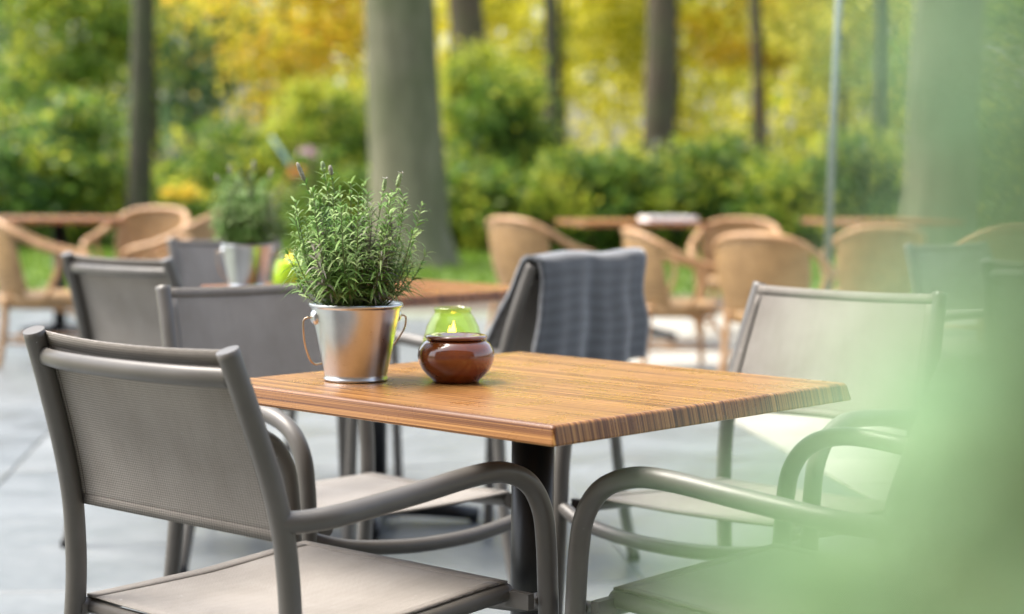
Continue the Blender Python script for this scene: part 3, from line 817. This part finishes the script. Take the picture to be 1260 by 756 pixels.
# ------------------------------------------------------------------ woodland
GREEN = leaf_mat('green_leaf', [(.07, .14, .025), (.12, .22, .035), (.19, .31, .05), (.28, .39, .07)], .55)
BLUEG = leaf_mat('cool_green_leaf', [(.05, .12, .055), (.09, .19, .085), (.15, .27, .11)], .45)
LIME = leaf_mat('lime_leaf', [(.20, .28, .03), (.32, .40, .045), (.45, .48, .06), (.56, .55, .08)], .6)
YELL = leaf_mat('yellow_leaf', [(.58, .58, .05), (.74, .70, .06), (.87, .80, .10), (.92, .87, .26)], .6)
GOLD = leaf_mat('golden_leaf', [(.56, .52, .05), (.74, .60, .06), (.82, .60, .07), (.82, .52, .08)], .6)
RHOD = leaf_mat('rhododendron_leaf', [(.04, .095, .022), (.075, .16, .034), (.12, .23, .045), (.20, .33, .075)], .42, .33)

def crown(name, parent, centre, size, n, leaf, m, clumps=40, flat=.55, hollow=.35):
    c = rand_dirs(clumps) * (hollow + (1 - hollow) * rng.uniform(0, 1, (clumps, 1)) ** .5) * np.array(size) * .5
    w_ = rng.uniform(.5, 1.6, clumps); w_ /= w_.sum()
    idx = rng.choice(clumps, n, p=w_)
    rad = np.array(size).mean() * .5 * rng.uniform(.13, .30, clumps)
    C = c[idx] + rng.normal(size=(n, 3)) * rad[idx][:, None] * np.array([1, 1, flat])
    C += np.array(centre)
    N = rand_dirs(n) * .8 + np.array([0, 0, .8]); D = rand_dirs(n)
    L = leaf * rng.uniform(.7, 1.4, n)
    keep = C[:, 2] > .05
    me = leaves_mesh(name, C[keep], D[keep], N[keep], L[keep], L[keep] * .62, m)
    return obj(name, me, parent)
def tree(label, base, h, r, lean, bark, crowns, group, limbs=5, name='tree', flare=1.5):
    t = thing(name, label, 'tree', (base[0], base[1], -.04), 0, group)
    z = np.array([0, .03, .08, .2, .45, .7, 1.0]) * h
    path = np.array([(lean[0] * q / h + .15 * r * math.sin(q * .9), lean[1] * q / h, q) for q in z])
    rad = np.array([flare, 1.22, 1.08, 1.0, .88, .68, .32]) * r
    mb = MB(); tube(mb, smooth_path(path, 5), np.interp(np.linspace(0, 6, 31), range(7), rad), 20)
    mb.v = [(x * (1 + .05 * math.sin(3 * math.atan2(y, x) + z * .7) ) + .03 * r * math.sin(z * 2.3), y, z) for x, y, z in mb.v]
    tr = obj('trunk', mb.mesh('trunk', bark), t)
    for k in range(limbs):
        q = h * rng.uniform(.38, .8); a = rng.uniform(0, 6.28); ln_ = h * rng.uniform(.16, .3)
        p0 = np.array([np.interp(q, path[:, 2], path[:, 0]), np.interp(q, path[:, 2], path[:, 1]), q])
        d = np.array([math.cos(a), math.sin(a), .65])
        mb = MB(); tube(mb, smooth_path([p0, p0 + d * ln_ * .5 + (0, 0, .05 * ln_), p0 + d * ln_ + (0, 0, .2 * ln_)], 4), np.linspace(r * .38, r * .1, 9), 8)
        obj('limb', mb.mesh('limb', bark), tr)
    for (c, s_, n, leaf, m) in crowns: crown('crown', t, c, s_, int(n * (.28 if name == 'tree' else .75)), leaf, m)
    return t
def gx(px, Y): return (px - 630) * Y / F_PX
def hz(py, Y): return CAM_H + (HOR - py) * Y / F_PX
tall = 'tall trees of the park'
# big trunks, crowns above the frame
tree('massive straight grey tree trunk rising behind the lavender bucket', (gx(497, 22), 22), 15, .42, (-.55, 0), M['bark1'], [((-.2, 1, 12.5), (9, 9, 6), 6000, .17, LIME)], tall, 6, flare=1.75)
tree('reddish brown trunk standing just behind the massive grey one', (gx(590, 31), 31), 15, .30, (-1.1, 0), M['bark2'], [((-.6, 1, 12), (7, 7, 6), 4500, .17, YELL)], tall, 5)
tree('dark brown straight trunk above the shrubs in the yellow foliage', (gx(803, 29), 29), 14, .24, (.25, 0), M['bark2'], [((.2, 1, 11.5), (7, 7, 5.5), 4500, .17, YELL)], tall, 5)
tree('pale broad trunk veiled by the blurred foreground leaves', (gx(1150, 22), 22), 15, .40, (.25, 0), M['bark1'], [((0, 1, 12.5), (8, 8, 6), 5000, .17, GREEN)], tall, 6)
tree('slender dark mossy trunk rising from the green shrubs behind the yellow flowers', (gx(166, 26), 26), 13, .155, (.45, 0), M['bark3'], [((.2, .5, 10.5), (6, 6, 5), 4000, .15, GREEN)], tall, 5)
tree('thin dark trunk in the yellow foliage beside the reddish trunk', (gx(678, 37), 37), 12, .16, (-.1, 0), M['bark3'], [((0, .5, 9.5), (6, 6, 5), 3500, .16, YELL)], tall, 5)
tree('thin brown trunk in golden foliage left of the steel post', (gx(936, 40), 40), 12, .15, (-.5, 0), M['bark2'], [((-.3, .5, 9.5), (6, 6, 5), 3500, .16, GOLD)], tall, 5)
tree('thin dark forked trunk between the steel post and the veiled trunk', (gx(1082, 31), 31), 12, .13, (-.1, 0), M['bark3'], [((0, .5, 9), (6, 6, 5), 3500, .16, LIME)], tall, 5)
# understory trees whose crowns fill the picture
under = 'understory trees in autumn colour'
def ut(label, px, Y, top, bot, wid, n, leaf, m, r=.09, n2=None):
    z0, z1 = hz(bot, Y), hz(top, Y); wx = wid * Y / F_PX
    cr = [((0, 0, (z0 + z1) / 2), (wx, min(wx, 5), (z1 - z0)), n, leaf, m)]
    if n2: cr.append(((0, 0, (z0 + z1) / 2), (wx * .8, min(wx, 4), (z1 - z0) * .8), n2[0], leaf, n2[1]))
    tree(label, (gx(px, Y), Y), z1 * .8, r, (0, 0), M['bark3'], cr, under, 4, name='understory_tree')
ut('cool bluish green tree farthest out beyond the slender mossy trunk', 20, 42, -160, 190, 330, 9000, .15, BLUEG, n2=(2500, GREEN))
ut('light green leafy tree left of the slender mossy trunk', 95, 33, -90, 175, 190, 8000, .13, GREEN, n2=(3500, LIME))
ut('sunlit lime tree touching the slender mossy trunk', 190, 36, -120, 100, 130, 3500, .12, LIME)
ut('dark bluish green tree right of the slender mossy trunk', 235, 40, -120, 200, 140, 7000, .15, BLUEG)
ut('golden yellow tree between the mossy trunk and the massive trunk', 350, 34, -170, 150, 230, 10000, .13, GOLD, n2=(3000, YELL))
ut('olive green small tree under the golden tree', 400, 31, 95, 235, 170, 5000, .11, LIME, n2=(4000, GREEN), r=.05)
ut('yellow tree glowing between the massive trunk and the reddish trunk', 555, 42, -170, 120, 150, 6000, .15, YELL)
ut('bright yellow tree behind the thin dark trunk', 690, 43, -190, 170, 230, 11000, .15, YELL, n2=(3500, LIME))
ut('yellow green tree behind the dark brown straight trunk', 830, 45, -190, 190, 240, 9000, .16, YELL, n2=(5000, LIME))
ut('orange tinted tree left of the steel post', 925, 43, -170, 120, 170, 6000, .15, GOLD, n2=(4000, YELL))
ut('yellow lime tree seen behind the steel post', 1035, 40, -160, 185, 190, 7000, .14, LIME, n2=(3500, YELL))
ut('green tree beyond the veiled trunk in the leaf blur', 1190, 36, -120, 240, 220, 8000, .14, GREEN, n2=(3000, LIME))
ut('lime green sapling in front of the reddish trunk', 600, 28, 55, 200, 130, 3500, .10, LIME, n2=(2000, GREEN), r=.04)

# rhododendron shrubs along the lawn
shr = 'evergreen shrubs along the lawn'
def shrub(label, px, Y, top, wid, n, m, leaf=.12, n2=None):
    t = thing('shrub', label, 'shrub', (gx(px, Y), Y, -.03), 0, shr)
    z1 = hz(top, Y); wx = wid * Y / F_PX
    crown('foliage', t, (0, 0, z1 * .48), (wx, min(wx, 2.6), z1 * 1.0), n, leaf, m, 34, .7)
    if n2: crown('foliage', t, (0, -.1, z1 * .5), (wx, min(wx, 2.6), z1 * 1.02), n2[0], leaf, n2[1], 26, .7)
    crown('foliage', t, (0, -.25, z1 * .5), (wx * 1.05, min(wx, 2.2), z1 * 1.05), 1100, leaf, LIME if m is RHOD else GREEN, 30, .8)
    for k in range(4):
        a = rng.uniform(0, 6.28); mb = MB()
        tube(mb, smooth_path([(0.1 * math.cos(a), .1 * math.sin(a), 0), (.3 * math.cos(a), .3 * math.sin(a), z1 * .35), (.35 * wx * math.cos(a), .5 * math.sin(a), z1 * .75)], 4), np.linspace(.03, .008, 9), 6)
        obj('stem', mb.mesh('stem', M['twig']), t)
shrub('dark shrub farthest from the massive trunk, beyond the rattan chairs', 10, 26, 150, 150, 3224, RHOD, n2=(800, BLUEG))
shrub('broad green shrub beside the slender mossy trunk, on its far side from the yellow flowers', 95, 27, 128, 170, 3720, RHOD, n2=(2200, GREEN))
shrub('dark shrub beside the slender mossy trunk', 205, 30, 205, 130, 2356, RHOD, n2=(900, GREEN))
shrub('bushy green shrub behind the small lavender bush', 300, 31, 150, 150, 2232, RHOD, n2=(2400, GREEN))
shrub('leafy shrub between the pink blooms and the massive trunk', 405, 30, 188, 130, 2356, RHOD, n2=(2600, GREEN))
shrub('fresh green shrub at the foot of the massive trunk, beside the lawn', 572, 26, 205, 120, 2604, RHOD, n2=(2600, GREEN))
shrub('tall leafy shrub in front of the reddish trunk', 620, 27.5, 96, 120, 2852, RHOD, n2=(2800, GREEN))
shrub('dense shrub behind the blanket chair', 700, 26, 190, 140, 3224, RHOD, n2=(2200, GREEN))
shrub('dense shrub under the dark brown straight trunk', 790, 26.5, 192, 140, 3224, RHOD, n2=(2000, GREEN))
shrub('broad green shrub right of the dark brown straight trunk', 880, 27, 165, 150, 3224, RHOD, n2=(2600, GREEN))
shrub('shrub just left of the steel post beyond the rattan chairs', 968, 26, 200, 130, 2976, RHOD, n2=(2000, GREEN))
shrub('shrub in green blur between post and veiled trunk', 1060, 26, 160, 140, 2976, RHOD, n2=(1800, GREEN))
shrub('shrub in green blur right of the veiled trunk', 1225, 25, 120, 150, 3224, RHOD, n2=(1800, GREEN))


# flowers and play things glimpsed beyond the lavender
PINK = leaf_mat('pink_petal', [(.62, .30, .46), (.55, .40, .62), (.70, .45, .55)], .3)
YFL = leaf_mat('yellow_petal', [(.75, .55, .03), (.80, .62, .10)], .3)
ORF = leaf_mat('orange_petal', [(.62, .22, .04), (.66, .34, .12)], .3)
def bloom(label, px, py, Y, wid, hgt, m, n):
    t = thing('flowering_plant', label, 'flowers', (gx(px, Y), Y, -.03), 0, 'flowers beyond the terrace')
    z = hz(py, Y); sx, sz = wid * Y / F_PX, hgt * Y / F_PX
    crown('blooms', t, (0, 0, z), (sx, .35, sz), n, .07, m, 12, 1)
    crown('foliage', t, (0, .1, z * .5), (sx * 1.1, .4, z * .9), 700, .08, GREEN, 14, 1)
    for k in range(3):
        mb = MB(); q = rng.uniform(-.4, .4) * sx; tube(mb, np.array([(q * .3, 0, 0), (q, 0, z)]), .008, 6); obj('stem', mb.mesh('stem', M['twig']), t)
bloom('yellow flowers beyond the rattan chairs, near the slender mossy trunk', 222, 240, 22, 52, 9, YFL, 320)
bloom('pink and lilac blooms left of the massive trunk', 380, 186, 22, 20, 8, PINK, 34)
bloom('orange blooms below the pink ones', 362, 210, 22.5, 20, 9, ORF, 45)
tb = thing('slanted_bar', 'teal painted slanting bar beside the pink blooms', 'bar', (gx(362, 23), 23, -.03))
mb = MB(); a_ = PY(333, 168, 23); b_ = PY(366, 216, 23); dd = (b_ - a_)
foot = b_ + dd * ((b_[2] + .0) / -dd[2])
o_ = np.array([tb.location.x, 23, -.03]); tube(mb, np.array([a_ - o_, b_ - o_ , foot - o_]), .02, 10); obj('bar', mb.mesh('bar', M['teal']), tb)

# lawn grass, countless
n = 42000
C = np.stack([rng.uniform(-12, 12, n), rng.uniform(17.0, 30, n), np.zeros(n)], 1); L = rng.uniform(.05, .12, n)
C[:, 2] = L * .4 - .03
D = np.stack([rng.normal(0, .35, n), rng.normal(0, .35, n), np.ones(n)], 1)
GR = leaf_mat('grass_blade', [(.10, .19, .02), (.16, .27, .03), (.24, .34, .05)], .4)
gr_ = obj('grass', leaves_mesh('grass', C, D, rand_dirs(n) + np.array([0, -1, 0]), L, L * .3, GR), kind='stuff')
gr_['label'] = 'short bright green lawn between terrace and shrubs'; gr_['category'] = 'grass'
# far wood closing the view
def far_wood(label, m, n, x0, x1, y0, y1, z1, leaf):
    k = 260
    c = np.stack([rng.uniform(x0, x1, k), rng.uniform(y0, y1, k), rng.uniform(.5, z1, k)], 1)
    idx = rng.integers(0, k, n)
    C = c[idx] + rng.normal(size=(n, 3)) * np.array([1.5, 1.2, 1.0]); C[:, 2] = np.abs(C[:, 2])
    L = leaf * rng.uniform(.7, 1.5, n)
    o = obj('woodland', leaves_mesh('woodland', C, rand_dirs(n), rand_dirs(n) + np.array([0, 0, .7]), L, L * .65, m), kind='stuff')
    o['label'] = label; o['category'] = 'woodland'
far_wood('far green woodland closing the view behind the slender mossy trunk', BLUEG, 8500, -24, -6, 52, 62, 12, .34)
far_wood('far golden woodland closing the view behind the trunks', YELL, 11000, -8, 12, 54, 64, 13, .34)
far_wood('far lime woodland closing the view behind the steel post', LIME, 7500, 8, 26, 50, 60, 12, .34)
far_wood('dim woodland farthest behind everything', LIME, 12500, -34, 36, 68, 82, 17, .55)

# ------------------------------------------------------------------ leafy plant close beside the lens
FG = leaf_mat('pale_fresh_leaf', [(.22, .40, .25), (.29, .48, .31), (.38, .56, .40)], .6)
FG2 = leaf_mat('bright_fresh_leaf', [(.32, .50, .28), (.42, .59, .37), (.50, .66, .45)], .6)
fg = thing('leafy_shrub', 'pale green leafy shrub close to the lens, dissolved into a soft blur', 'shrub', (.26, .34, 0))
def leaf_one(m):
    mb = MB(); vs = []; fs = []
    prof = [(0, .04), (.15, .55), (.35, .95), (.55, 1.0), (.75, .75), (.9, .38), (1.0, .03)]
    for q, w_ in prof:
        zc = .10 * math.sin(q * 3.0)
        vs += [(q, -w_ * .23, zc + .04 * w_), (q, 0, zc), (q, w_ * .23, zc + .04 * w_)]
    for i in range(len(prof) - 1):
        for k in (0, 1): fs.append((i * 3 + k, i * 3 + k + 1, i * 3 + k + 4, i * 3 + k + 3))
    mb.add(vs, fs); return mb.mesh('leaf', m)
lm, lm2 = leaf_one(FG), leaf_one(FG2)
fgr = np.random.default_rng(21)
def fg_sprig(px0, py0, px1, py1, Y, n, ln_, root=(0, 0)):
    a = PY(px0, py0, Y); b = PY(px1, py1, Y)
    o0 = np.array(fg.location)
    mb = MB(); P = smooth_path([np.array([root[0], root[1], 0.0]), (a - o0) * .6 + np.array([0, 0, .35]), a - o0, (a + b) / 2 - o0 + (0, 0, .004), b - o0], 6)
    tube(mb, P, np.linspace(.006, .0011, len(P)), 6); obj('branch', mb.mesh('branch', M['lavstem']), fg)
    for k in range(n):
        q = (k + .5) / n; p = a + (b - a) * q - o0
        l = obj('leaf', lm2 if px1 < 1000 or fgr.uniform() < .15 else lm, fg); l.location = p
        s = ln_ * fgr.uniform(.75, 1.2); l.scale = (s, s, s)
        l.rotation_euler = (fgr.uniform(-.9, .9) + 1.0, fgr.uniform(-.6, .6), fgr.uniform(0, 6.28))
SP = [(1240, 800, 1195, 480, .26, 7, .026), (1300, 760, 1240, 330, .24, 6, .026), (1030, 880, 875, 728, .20, 10, .022), (1130, 900, 1110, 650, .23, 8, .028), (1330, 420, 1240, 10, .22, 7, .018),
      (1380, 300, 1090, 130, .19, 8, .014), (1330, 700, 1000, 730, .21, 9, .024), (1360, 520, 1120, 290, .19, 8, .014), (1200, 880, 960, 745, .20, 8, .026), (1300, 650, 1190, 570, .24, 6, .026), (1350, 560, 1220, 430, .22, 5, .022), (1340, 130, 1140, 20, .19, 6, .014),
      (1280, 900, 1120, 700, .22, 7, .028),
      (1290, 700, 1150, 520, .25, 9, .026), (1320, 620, 1190, 450, .24, 8, .026), (1260, 820, 1090, 610, .23, 8, .024)]
for s_ in SP: fg_sprig(*s_)
